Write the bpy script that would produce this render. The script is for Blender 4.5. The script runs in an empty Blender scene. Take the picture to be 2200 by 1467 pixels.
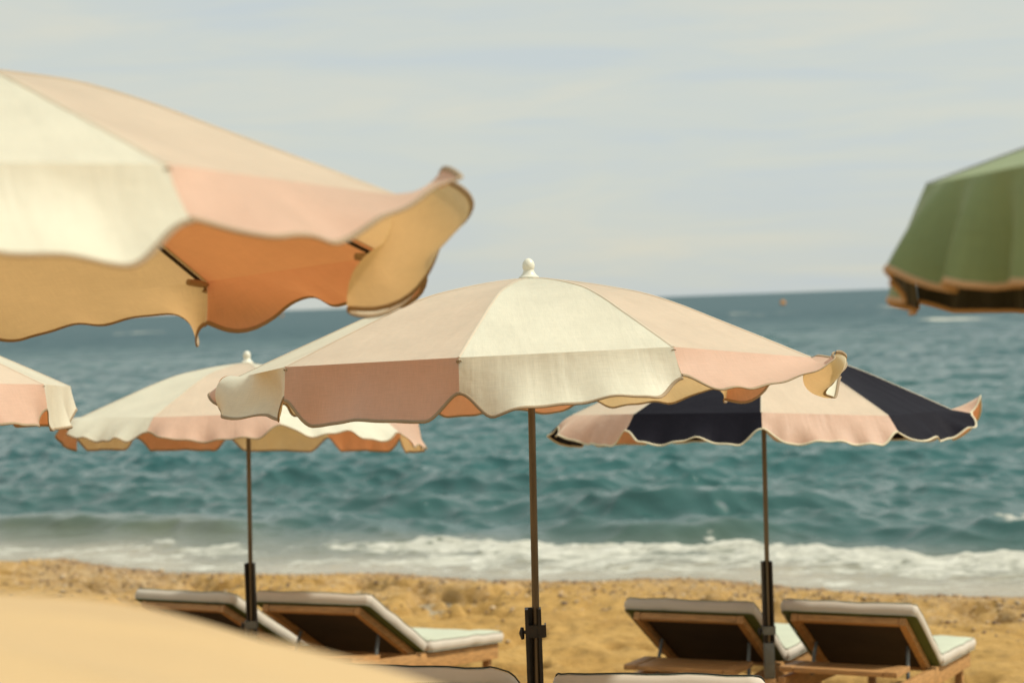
import bpy, bmesh, math, random
import numpy as np
from mathutils import Vector, Matrix

R_ = math.radians
scene = bpy.context.scene
col = scene.collection
random.seed(7)
rng = np.random.default_rng(11)

# ------------------------------------------------------------------ camera
CAMZ = 2.6
cam_d = bpy.data.cameras.new('camera')
cam = bpy.data.objects.new('camera', cam_d)
col.objects.link(cam)
cam_d.sensor_width = 36.0
cam_d.lens = 36.0 * 3600.0 / 2200.0
cam_d.clip_start = 0.05
cam_d.clip_end = 90000
cam.matrix_world = (Matrix.Translation((0, 0, CAMZ)) @ Matrix.Rotation(R_(90 - 1.337), 4, 'X')
                    @ Matrix.Rotation(R_(-2.06), 4, 'Z'))
cam_d.dof.use_dof = True
cam_d.dof.focus_distance = 4.85
cam_d.dof.aperture_fstop = 3.0
scene.camera = cam

# ------------------------------------------------------------------ light
SUN_EL, SUN_AZ = 50.0, 93.0            # azimuth measured from +Y (out to sea) towards +X (right)
world = bpy.data.worlds.new('World')
scene.world = world
world.use_nodes = True
nt = world.node_tree
nt.nodes.clear()


def N(tree, typ, **kw):
    n = tree.nodes.new(typ)
    for k, v in kw.items():
        if k.startswith('i_'):
            key = k[2:]
            key = int(key) if key.isdigit() else key.replace('_', ' ')
            n.inputs[key].default_value = v
        else:
            setattr(n, k, v)
    return n


def ramp(tree, stops, interp='LINEAR'):
    r = tree.nodes.new('ShaderNodeValToRGB')
    r.color_ramp.interpolation = interp
    e = r.color_ramp.elements
    while len(e) < len(stops):
        e.new(0.5)
    for el, (p, c) in zip(e, stops):
        el.position = p
        el.color = (c, c, c, 1) if isinstance(c, (int, float)) else (*c, 1)
    return r


sky = N(nt, 'ShaderNodeTexSky', sky_type='NISHITA', sun_disc=False)
sky.sun_elevation = R_(SUN_EL)
sky.sun_rotation = R_(SUN_AZ)
sky.air_density = 1.2
sky.dust_density = 2.0
tc = N(nt, 'ShaderNodeTexCoord')
mp = N(nt, 'ShaderNodeMapping')
mp.inputs['Scale'].default_value = (5.0, 5.0, 42.0)
mp.inputs['Location'].default_value = (3.1, 0.4, 1.7)
ns = N(nt, 'ShaderNodeTexNoise', i_Scale=1.0, i_Detail=8.0, i_Roughness=0.58, i_Distortion=0.5)
nt.links.new(tc.outputs['Generated'], mp.inputs['Vector'])
nt.links.new(mp.outputs['Vector'], ns.inputs['Vector'])
cr = ramp(nt, [(0.34, (6.15, 6.75, 6.8)), (0.50, (6.65, 7.02, 6.5)), (0.70, (7.45, 7.35, 6.25))])
nt.links.new(ns.outputs['Fac'], cr.inputs['Fac'])
mixc = N(nt, 'ShaderNodeMix', data_type='RGBA')
mixc.inputs['Factor'].default_value = 0.86
nt.links.new(sky.outputs['Color'], mixc.inputs['A'])
nt.links.new(cr.outputs['Color'], mixc.inputs['B'])
bg = N(nt, 'ShaderNodeBackground', i_Strength=0.1)
wo = N(nt, 'ShaderNodeOutputWorld')
nt.links.new(mixc.outputs['Result'], bg.inputs['Color'])
nt.links.new(bg.outputs['Background'], wo.inputs['Surface'])

sun_d = bpy.data.lights.new('sun', 'SUN')
sun_d.energy = 3.7
sun_d.angle = R_(2.0)
sun_d.color = (1.0, 0.94, 0.82)
sun = bpy.data.objects.new('sun', sun_d)
col.objects.link(sun)
sd = Vector((math.cos(R_(SUN_EL)) * math.sin(R_(SUN_AZ)), math.cos(R_(SUN_EL)) * math.cos(R_(SUN_AZ)), math.sin(R_(SUN_EL))))
sun.rotation_euler = sd.to_track_quat('Z', 'Y').to_euler()
sun.location = (20, 10, 30)

scene.view_settings.view_transform = 'Standard'
scene.view_settings.look = 'None'
scene.view_settings.exposure = 0.0
scene.view_settings.gamma = 1.0
scene.view_settings.use_curve_mapping = False

# ------------------------------------------------------------------ helpers


def link(o, parent=None):
    col.objects.link(o)
    if parent is not None:
        o.parent = parent
    return o


def tag(o, label=None, cat=None, group=None, kind=None):
    if label: o['label'] = label
    if cat: o['category'] = cat
    if group: o['group'] = group
    if kind: o['kind'] = kind
    return o


def empty(name, loc, rot=None):
    o = bpy.data.objects.new(name, None)
    o.empty_display_size = 0.1
    o.location = loc
    if rot is not None: o.rotation_euler = rot
    return link(o)


def mesh_obj(name, verts, faces, mat, parent=None, smooth=True, uvs=None, mats=None, mat_idx=None):
    me = bpy.data.meshes.new(name)
    me.from_pydata([tuple(v) for v in verts], [], faces)
    for m in (mats or [mat]): me.materials.append(m)
    if mat_idx is not None: me.polygons.foreach_set('material_index', mat_idx)
    if smooth: me.polygons.foreach_set('use_smooth', [True] * len(me.polygons))
    if uvs is not None:
        ul = me.uv_layers.new(name='UVMap')
        li = np.empty(len(me.loops), np.int32)
        me.loops.foreach_get('vertex_index', li)
        ul.data.foreach_set('uv', np.asarray(uvs, np.float32)[li].ravel())
    me.update()
    return link(bpy.data.objects.new(name, me), parent)


def grid_faces(nr, nc):
    i = np.arange(nr - 1)[:, None] * nc + np.arange(nc - 1)[None, :]
    return np.stack([i, i + 1, i + nc + 1, i + nc], -1).reshape(-1, 4)


def big_grid(name, X, Y, Z, mat, attrs=None):
    nr, nc = X.shape
    co = np.stack([X, Y, Z], -1).reshape(-1, 3).astype(np.float32)
    f = grid_faces(nr, nc).astype(np.int32)
    me = bpy.data.meshes.new(name)
    me.vertices.add(len(co)); me.vertices.foreach_set('co', co.ravel())
    me.loops.add(f.size); me.loops.foreach_set('vertex_index', f.ravel())
    me.polygons.add(len(f))
    me.polygons.foreach_set('loop_start', np.arange(0, f.size, 4, dtype=np.int32))
    me.polygons.foreach_set('use_smooth', np.ones(len(f), bool))
    me.update(calc_edges=True)
    for k, v in (attrs or {}).items():
        a = me.attributes.new(k, 'FLOAT', 'POINT')
        a.data.foreach_set('value', v.ravel().astype(np.float32))
    me.materials.append(mat)
    return link(bpy.data.objects.new(name, me))


class MB:
    """collects simple solids into one mesh"""
    def __init__(s): s.v = []; s.f = []
    def box(s, c, d, M=None):
        b = len(s.v); c = np.array(c, float); d = np.array(d, float) / 2
        for z in (-1, 1):
            for q in ((-1, -1), (1, -1), (1, 1), (-1, 1)):
                p = np.array([q[0] * d[0], q[1] * d[1], z * d[2]])
                if M is not None: p = np.array(M @ Vector(p))
                s.v.append(p + c)
        s.f += [[b + i for i in t] for t in ((3, 2, 1, 0), (4, 5, 6, 7), (0, 1, 5, 4), (1, 2, 6, 5), (2, 3, 7, 6), (3, 0, 4, 7))]
        return s
    def tube(s, pts, rad, n=10, cap=True):
        pts = [np.array(p, float) for p in pts]
        if np.isscalar(rad): rad = [rad] * len(pts)
        b = len(s.v)
        for i, p in enumerate(pts):
            t = pts[min(i + 1, len(pts) - 1)] - pts[max(i - 1, 0)]
            t = t / (np.linalg.norm(t) + 1e-12)
            a = np.array([0, 0, 1.]) if abs(t[2]) < .9 else np.array([1., 0, 0])
            u = np.cross(a, t); u /= np.linalg.norm(u); w = np.cross(t, u)
            for k in range(n):
                an = 2 * math.pi * k / n
                s.v.append(p + rad[i] * (math.cos(an) * u + math.sin(an) * w))
        for i in range(len(pts) - 1):
            for k in range(n):
                k2 = (k + 1) % n
                s.f.append([b + i * n + k, b + i * n + k2, b + (i + 1) * n + k2, b + (i + 1) * n + k])
        if cap:
            s.f.append([b + k for k in range(n)][::-1])
            e = b + (len(pts) - 1) * n
            s.f.append([e + k for k in range(n)])
        return s
    def lathe(s, c, prof, n=24):
        c = np.array(c, float)
        return s.tube([c + [0, 0, z] for r, z in prof], [max(r, 1e-4) for r, z in prof], n)
    def build(s, name, mat, parent=None, smooth=False, bevel=0):
        o = mesh_obj(name, s.v, s.f, mat, parent, smooth)
        if bevel:
            bm = bmesh.new(); bm.from_mesh(o.data)
            bmesh.ops.bevel(bm, geom=list(bm.edges), offset=bevel, segments=2, affect='EDGES', profile=.6)
            bm.to_mesh(o.data); bm.free()
        if smooth == 'auto' or bevel:
            o.data.polygons.foreach_set('use_smooth', [True] * len(o.data.polygons))
            o.data.set_sharp_from_angle(angle=R_(40))
        return o


def hash2(ix, iy, seed):
    h = (ix.astype(np.int64) * 374761393 + iy.astype(np.int64) * 668265263 + seed * 974634777) & 0x7fffffff
    h = ((h ^ (h >> 13)) * 1274126177) & 0x7fffffff
    return ((h ^ (h >> 16)) & 0xffff) / 65535.0


def vnoise(x, y, seed=0):
    ix = np.floor(x); iy = np.floor(y); fx = x - ix; fy = y - iy
    fx = fx * fx * fx * (fx * (fx * 6 - 15) + 10); fy = fy * fy * fy * (fy * (fy * 6 - 15) + 10)
    a = hash2(ix, iy, seed); b = hash2(ix + 1, iy, seed); c = hash2(ix, iy + 1, seed); d = hash2(ix + 1, iy + 1, seed)
    return (a + (b - a) * fx) * (1 - fy) + (c + (d - c) * fx) * fy


def fbm(x, y, oct=4, seed=0, gain=.5):
    s = np.zeros_like(x); a = 1.; t = 0.
    for o in range(oct):
        s += a * vnoise(x * 2 ** o + 13.7 * o, y * 2 ** o + 7.1 * o, seed + o); t += a; a *= gain
    return s / t


def sstep(a, b, x):
    t = np.clip((x - a) / (b - a), 0, 1)
    return t * t * (3 - 2 * t)


# ------------------------------------------------------------------ materials


def new_mat(name):
    m = bpy.data.materials.new(name); m.use_nodes = True
    t = m.node_tree; t.nodes.clear()
    out = t.nodes.new('ShaderNodeOutputMaterial')
    return m, t, out


def simple(name, c, rough=.5, metal=0., bump=0., bscale=60., var=.15, vscale=8., stretch=(1, 1, 1), spec=.5):
    m, t, out = new_mat(name)
    p = N(t, 'ShaderNodeBsdfPrincipled', i_Roughness=rough, i_Metallic=metal)
    p.inputs['Specular IOR Level'].default_value = spec
    tc = N(t, 'ShaderNodeTexCoord'); mp = N(t, 'ShaderNodeMapping'); mp.inputs['Scale'].default_value = stretch
    t.links.new(tc.outputs['Object'], mp.inputs['Vector'])
    n = N(t, 'ShaderNodeTexNoise', i_Scale=vscale, i_Detail=6., i_Roughness=.6)
    t.links.new(mp.outputs['Vector'], n.inputs['Vector'])
    r = ramp(t, [(.3, tuple(x * (1 - var) for x in c)), (.7, tuple(min(1, x * (1 + var)) for x in c))])
    t.links.new(n.outputs['Fac'], r.inputs['Fac']); t.links.new(r.outputs['Color'], p.inputs['Base Color'])
    if bump:
        n2 = N(t, 'ShaderNodeTexNoise', i_Scale=bscale, i_Detail=4.)
        t.links.new(mp.outputs['Vector'], n2.inputs['Vector'])
        b = N(t, 'ShaderNodeBump', i_Strength=bump, i_Distance=.01)
        t.links.new(n2.outputs['Fac'], b.inputs['Height']); t.links.new(b.outputs['Normal'], p.inputs['Normal'])
    t.links.new(p.outputs['BSDF'], out.inputs['Surface'])
    return m


def fabric(name, c, tcol, tf=.30, weave=.12, spec=.5, sheen=.5, tint=.07, lining=None):
    """thin canvas: diffuse + translucent, slubby thread relief along the UVs (metres)"""
    m, t, out = new_mat(name)
    uv = N(t, 'ShaderNodeUVMap')
    mp = N(t, 'ShaderNodeMapping'); mp.inputs['Scale'].default_value = (18, 420, 1)
    n1 = N(t, 'ShaderNodeTexNoise', i_Scale=1., i_Detail=3., i_Roughness=.6)
    mp2 = N(t, 'ShaderNodeMapping'); mp2.inputs['Scale'].default_value = (420, 22, 1)
    n2 = N(t, 'ShaderNodeTexNoise', i_Scale=1., i_Detail=3., i_Roughness=.6)
    n3 = N(t, 'ShaderNodeTexNoise', i_Scale=5., i_Detail=4., i_Roughness=.55)
    for a, b in ((mp, n1), (mp2, n2)):
        t.links.new(uv.outputs['UV'], a.inputs['Vector']); t.links.new(a.outputs['Vector'], b.inputs['Vector'])
    t.links.new(uv.outputs['UV'], n3.inputs['Vector'])
    add = N(t, 'ShaderNodeMath', operation='ADD'); t.links.new(n1.outputs['Fac'], add.inputs[0]); t.links.new(n2.outputs['Fac'], add.inputs[1])
    mr = N(t, 'ShaderNodeMapRange'); mr.inputs['From Min'].default_value = .6; mr.inputs['From Max'].default_value = 1.4
    mr.inputs['To Min'].default_value = 1 - weave; mr.inputs['To Max'].default_value = 1 + weave * .7
    t.links.new(add.outputs[0], mr.inputs['Value'])
    mr2 = N(t, 'ShaderNodeMapRange'); mr2.inputs['From Min'].default_value = .3; mr2.inputs['From Max'].default_value = .7
    mr2.inputs['To Min'].default_value = 1 - tint; mr2.inputs['To Max'].default_value = 1 + tint * .6
    t.links.new(n3.outputs['Fac'], mr2.inputs['Value'])
    mul = N(t, 'ShaderNodeMath', operation='MULTIPLY'); t.links.new(mr.outputs['Result'], mul.inputs[0]); t.links.new(mr2.outputs['Result'], mul.inputs[1])
    cols = []
    for cc in (c, tcol):
        v = N(t, 'ShaderNodeVectorMath', operation='SCALE'); v.inputs[0].default_value = cc
        t.links.new(mul.outputs[0], v.inputs['Scale']); cols.append(v)
    d = N(t, 'ShaderNodeBsdfPrincipled', i_Roughness=.55, i_IOR=1.45)
    d.inputs['Specular IOR Level'].default_value = spec
    d.inputs['Sheen Weight'].default_value = sheen; d.inputs['Sheen Roughness'].default_value = .4
    d.inputs['Sheen Tint'].default_value = (1, .97, .76, 1)
    tr = N(t, 'ShaderNodeBsdfTranslucent')
    if lining is None:
        t.links.new(cols[0].outputs[0], d.inputs['Base Color'])
    else:                                     # coated inner face
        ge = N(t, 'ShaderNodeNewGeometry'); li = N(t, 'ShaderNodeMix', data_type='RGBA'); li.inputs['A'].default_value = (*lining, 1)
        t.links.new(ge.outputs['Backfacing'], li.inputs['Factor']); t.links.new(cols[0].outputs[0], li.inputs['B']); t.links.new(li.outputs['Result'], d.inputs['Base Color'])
    t.links.new(cols[1].outputs[0], tr.inputs['Color'])
    b = N(t, 'ShaderNodeBump', i_Strength=.25, i_Distance=.0012); t.links.new(add.outputs[0], b.inputs['Height'])
    b2 = N(t, 'ShaderNodeBump', i_Strength=.35, i_Distance=.02); t.links.new(n3.outputs['Fac'], b2.inputs['Height'])
    t.links.new(b.outputs['Normal'], b2.inputs['Normal'])
    mp4 = N(t, 'ShaderNodeMapping'); mp4.inputs['Scale'].default_value = (17, 1.6, 1)
    n4 = N(t, 'ShaderNodeTexNoise', i_Scale=1., i_Detail=2., i_Distortion=.5)
    t.links.new(uv.outputs['UV'], mp4.inputs['Vector']); t.links.new(mp4.outputs['Vector'], n4.inputs['Vector'])
    b4 = N(t, 'ShaderNodeBump', i_Strength=.22, i_Distance=.02); t.links.new(n4.outputs['Fac'], b4.inputs['Height'])
    t.links.new(b2.outputs['Normal'], b4.inputs['Normal']); t.links.new(b4.outputs['Normal'], d.inputs['Normal'])
    mx = N(t, 'ShaderNodeMixShader', i_Fac=tf)
    t.links.new(d.outputs[0], mx.inputs[1]); t.links.new(tr.outputs[0], mx.inputs[2])
    t.links.new(mx.outputs[0], out.inputs['Surface'])
    return m


CREAM = fabric('cream_canvas', (.84, .86, .69), (.88, .53, .25))
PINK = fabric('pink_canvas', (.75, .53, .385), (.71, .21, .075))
PINK_TOP = fabric('lit_top_pink_canvas', (.79, .68, .505), (.71, .21, .075))  # paler pink for the panels: light on the tops put into the colour
SEAM = fabric('seam_canvas', (.78, .68, .52), (.7, .45, .25), .25)
BLACK = fabric('navy_black_canvas', (.014, .013, .019), (.006, .006, .008), .1, .3, .06, .0)
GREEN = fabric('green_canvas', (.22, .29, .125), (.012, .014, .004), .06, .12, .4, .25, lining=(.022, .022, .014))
STRAW = fabric('straw_canvas', (.61, .43, .215), (.75, .42, .16), .1, .03, .3, .3, .01)
PIPE_TAN = simple('tan_binding', (.36, .265, .16), .8, bump=.3, bscale=400)
PIPE_CREAM = simple('cream_binding', (.66, .58, .40), .8, bump=.3, bscale=400)
PIPE_PALE = simple('sand_binding', (.55, .36, .20), .8, bump=.3, bscale=400)
BRASS = simple('bronze_pole', (.155, .122, .082), .34, .75, var=.25, vscale=30, stretch=(1, 1, .15))
DARKM = simple('dark_steel', (.035, .032, .028), .45, .6, var=.3, vscale=20)
GREYM = simple('grey_steel', (.16, .17, .16), .5, .6, var=.2, vscale=20)
WHITE_P = simple('ivory_plastic', (.72, .70, .58), .35, var=.05)
TEAK = simple('teak', (.46, .25, .09), .55, bump=.15, bscale=30, var=.32, vscale=14, stretch=(6, .8, 6))
TEAK_X = simple('teak_cross', (.46, .25, .09), .55, bump=.15, bscale=30, var=.32, vscale=14, stretch=(.8, 6, 6))
DARKF = simple('dark_brown_mesh', (.040, .026, .016), .9, var=.2, vscale=5)
CUSH_SIDE = simple('cushion_offwhite', (.58, .53, .44), .85, bump=.25, bscale=7, var=.05, vscale=6)
CUSH_TOP = simple('cushion_mint', (.50, .53, .40), .85, bump=.2, bscale=9, var=.05, vscale=6)
CUSH_UND = simple('cushion_green', (.085, .12, .03), .9, bump=.15, bscale=9, var=.1)
PIPE_GREY = simple('grey_green_piping', (.30, .30, .23), .8)
PIPE_DARK = simple('dark_green_piping', (.015, .022, .015), .7)
ORANGE = simple('orange_buoy', (.65, .26, .02), .45, var=.1)

# ------------------------------------------------------------------ ground
NRM = np.array([.392, .92]); ALONG = np.array([.92, -.392])
SW0 = 14.5
SW_T = [-60, -16, -12.27, -11.64, -10.73, -9.71, -8.44, -7.55, -6.71, -5.56, -4.98, -4.56, -3.62, -2.75, -1.6, 1.5, 60]
SW_S = [14.5, 14.6, 14.44, 14.81, 14.41, 14.2, 14.33, 14.6, 14.42, 14.51, 14.80, 14.92, 14.63, 14.41, 14.45, 14.6, 14.5]
GS = [-200, 0, 5.66, 8.6, 12, 13.6, 14.5, 15.7, 20, 60, 400]
GZ = [1.4, 1.05, .60, .285, .135, .085, .0, -.14, -.5, -1.6, -4]


def st(x, y): return x * NRM[0] + y * NRM[1], x * ALONG[0] + y * ALONG[1]


def ground_z(x, y):
    s, t = st(np.asarray(x, float), np.asarray(y, float))
    off = (np.interp(t, SW_T, SW_S) - SW0) * sstep(10.5, 13.8, s)
    return np.interp(s - off, GS, GZ)


def sand_mat():
    m, t, out = new_mat('sand')
    p = N(t, 'ShaderNodeBsdfPrincipled', i_Roughness=.9); p.inputs['Specular IOR Level'].default_value = .2
    tc = N(t, 'ShaderNodeTexCoord')
    n1 = N(t, 'ShaderNodeTexNoise', i_Scale=2.8, i_Detail=8., i_Roughness=.62)
    n2 = N(t, 'ShaderNodeTexNoise', i_Scale=9., i_Detail=8., i_Roughness=.7)
    vo = N(t, 'ShaderNodeTexVoronoi', i_Scale=34.)
    n3 = N(t, 'ShaderNodeTexNoise', i_Scale=60., i_Detail=6., i_Roughness=.7)
    for n in (n1, n2, vo, n3): t.links.new(tc.outputs['Object'], n.inputs['Vector'])
    c1 = ramp(t, [(.26, (.41, .235, .068)), (.5, (.525, .32, .10)), (.74, (.62, .385, .13))]); t.links.new(n1.outputs['Fac'], c1.inputs['Fac'])
    c2 = ramp(t, [(.32, .62), (.5, 1.), (.72, 1.12)]); t.links.new(n2.outputs['Fac'], c2.inputs['Fac'])
    mu = N(t, 'ShaderNodeMix', data_type='RGBA', blend_type='MULTIPLY'); mu.inputs['Factor'].default_value = .8
    t.links.new(c1.outputs['Color'], mu.inputs['A']); t.links.new(c2.outputs['Color'], mu.inputs['B'])
    # pebble band near the water: grey brown grains of many tones
    at = N(t, 'ShaderNodeAttribute', attribute_name='pebble')
    c3 = ramp(t, [(.0, (.26, .16, .075)), (.35, (.40, .26, .125)), (.7, (.52, .37, .20)), (1., (.64, .51, .34))])
    t.links.new(vo.outputs['Color'], c3.inputs['Fac'])
    ad = N(t, 'ShaderNodeMath', operation='ADD'); t.links.new(at.outputs['Fac'], ad.inputs[0]); t.links.new(n2.outputs['Fac'], ad.inputs[1])
    mr = N(t, 'ShaderNodeMapRange'); mr.inputs['From Min'].default_value = .85; mr.inputs['From Max'].default_value = 1.2
    t.links.new(ad.outputs[0], mr.inputs['Value'])
    mx = N(t, 'ShaderNodeMix', data_type='RGBA'); t.links.new(mr.outputs['Result'], mx.inputs['Factor'])
    t.links.new(mu.outputs['Result'], mx.inputs['A']); t.links.new(c3.outputs['Color'], mx.inputs['B'])
    # wet edge
    aw = N(t, 'ShaderNodeAttribute', attribute_name='wet')
    wm = N(t, 'ShaderNodeMix', data_type='RGBA', blend_type='MULTIPLY'); wm.inputs['B'].default_value = (.62, .52, .42, 1)
    t.links.new(aw.outputs['Fac'], wm.inputs['Factor']); t.links.new(mx.outputs['Result'], wm.inputs['A'])
    t.links.new(wm.outputs['Result'], p.inputs['Base Color'])
    ro = N(t, 'ShaderNodeMapRange'); ro.inputs['To Min'].default_value = .9; ro.inputs['To Max'].default_value = .35
    t.links.new(aw.outputs['Fac'], ro.inputs['Value']); t.links.new(ro.outputs['Result'], p.inputs['Roughness'])
    b = N(t, 'ShaderNodeBump', i_Strength=.8, i_Distance=.02); t.links.new(n3.outputs['Fac'], b.inputs['Height'])
    b2 = N(t, 'ShaderNodeBump', i_Strength=.6, i_Distance=.06); t.links.new(n2.outputs['Fac'], b2.inputs['Height']); t.links.new(b.outputs['Normal'], b2.inputs['Normal'])
    t.links.new(b2.outputs['Normal'], p.inputs['Normal'])
    t.links.new(p.outputs['BSDF'], out.inputs['Surface'])
    return m


SAND = sand_mat()


def axis(segs):
    out = [np.arange(a, b, s) for a, b, s in segs]
    return np.concatenate(out)


xs = axis([(-220, -60, 20), (-60, -14, 2.), (-14, -7, .25), (-7, 7, .035), (7, 14, .25), (14, 60, 2.), (60, 221, 20)])
ys = axis([(-120, -10, 10), (-10, 5, .3), (5, 7.5, .06), (7.5, 18.6, .03), (18.6, 25, .3), (25, 80, 5), (80, 241, 40)])
X, Y = np.meshgrid(xs, ys)
S, T = st(X, Y)
Z = ground_z(X, Y)
SWs = np.interp(T, SW_T, SW_S)
dist_w = SWs - S
dry = sstep(.1, 1.2, dist_w)
bumps = (fbm(X * 1.3, Y * 1.3, 5, 3, .55) - .5) * .10 + (np.abs(fbm(X * 3.4, Y * 3.4, 4, 9) - .5)) * -.16 + .02
foot = np.clip(fbm(X * 2.6 + 5, Y * 2.6, 3, 21) - .54, 0, 1) * -.75
Z = Z + (bumps + foot) * dry * sstep(60, 30, np.hypot(X, Y)) + (fbm(X * .8, Y * .8, 3, 31) - .5) * .05 * sstep(0, .6, dist_w)
Z += (fbm(X * 11, Y * 11, 2, 77) - .5) * .022 * sstep(-.1, .3, dist_w) * sstep(3.2, 1.2, dist_w)
peb = sstep(3.4, 1.3, dist_w) * .5 + (fbm(X * .5, Y * .5, 3, 5) - .5) * .5 * sstep(6, 3, dist_w)
wet = sstep(.55, .1, dist_w)
sand = big_grid('beach_sand', X, Y, Z, SAND, {'pebble': np.clip(peb, 0, 1), 'wet': wet})
tag(sand, kind='structure')

# loose pebbles along the shingle band
pb = MB()
ico = [(0, 0, 1), (.894, 0, .447), (.276, .851, .447), (-.724, .526, .447), (-.724, -.526, .447), (.276, -.851, .447),
       (.724, .526, -.447), (-.276, .851, -.447), (-.894, 0, -.447), (-.276, -.851, -.447), (.724, -.526, -.447), (0, 0, -1)]
icf = [(0, 1, 2), (0, 2, 3), (0, 3, 4), (0, 4, 5), (0, 5, 1), (1, 6, 2), (2, 7, 3), (3, 8, 4), (4, 9, 5), (5, 10, 1),
       (6, 7, 2), (7, 8, 3), (8, 9, 4), (9, 10, 5), (10, 6, 1), (11, 7, 6), (11, 8, 7), (11, 9, 8), (11, 10, 9), (11, 6, 10)]
ICO = np.array(ico); ICF = np.array(icf)


def pebbles(n, name, mats):
    tt = rng.uniform(-14, 0, n * 2); dd = np.abs(rng.normal(.2, 1.25, n * 2)) + .12
    ss = np.interp(tt, SW_T, SW_S) - dd
    px = ss * NRM[0] + tt * ALONG[0]; py = ss * NRM[1] + tt * ALONG[1]
    k = (np.abs(px) < 6.9) & (ss > 9) & (py < 18.4); px, py = px[k][:n], py[k][:n]
    ix = np.clip(np.searchsorted(xs, px), 0, len(xs) - 1); iy = np.clip(np.searchsorted(ys, py), 0, len(ys) - 1)
    pz = Z[iy, ix]
    sc = rng.gamma(3., .0032, len(px)) + .005
    ang = rng.uniform(0, 6.28, len(px))
    V = ICO[None] * sc[:, None, None] * np.stack([np.ones(len(px)), rng.uniform(.6, 1, len(px)), rng.uniform(.4, .7, len(px))], -1)[:, None, :]
    c, s_ = np.cos(ang)[:, None], np.sin(ang)[:, None]
    V = np.stack([V[..., 0] * c - V[..., 1] * s_, V[..., 0] * s_ + V[..., 1] * c, V[..., 2]], -1) + np.stack([px, py, pz + sc * .1], -1)[:, None, :]
    F = (ICF[None] + 12 * np.arange(len(px))[:, None, None]).reshape(-1, 3)
    me = bpy.data.meshes.new(name)
    co = V.reshape(-1, 3).astype(np.float32)
    me.vertices.add(len(co)); me.vertices.foreach_set('co', co.ravel())
    me.loops.add(F.size); me.loops.foreach_set('vertex_index', F.ravel().astype(np.int32))
    me.polygons.add(len(F)); me.polygons.foreach_set('loop_start', np.arange(0, F.size, 3, dtype=np.int32))
    me.polygons.foreach_set('material_index', np.repeat(rng.integers(0, len(mats), len(px)), 20).astype(np.int32))
    me.polygons.foreach_set('use_smooth', np.ones(len(F), bool))
    for m in mats: me.materials.append(m)
    me.update(calc_edges=True)
    return link(bpy.data.objects.new(name, me))


PEB = [simple('pebble_' + n, c, .7, var=.2, vscale=30) for n, c in
       (('brown', (.26, .16, .08)), ('tan', (.46, .31, .16)), ('grey', (.40, .30, .18)), ('pale', (.60, .45, .27)), ('dark', (.15, .10, .06)))]
tag(pebbles(4500, 'pebbles', PEB), 'shingle of small brown and grey pebbles along the waterline', 'pebbles', kind='stuff')

# ------------------------------------------------------------------ sea


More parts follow.
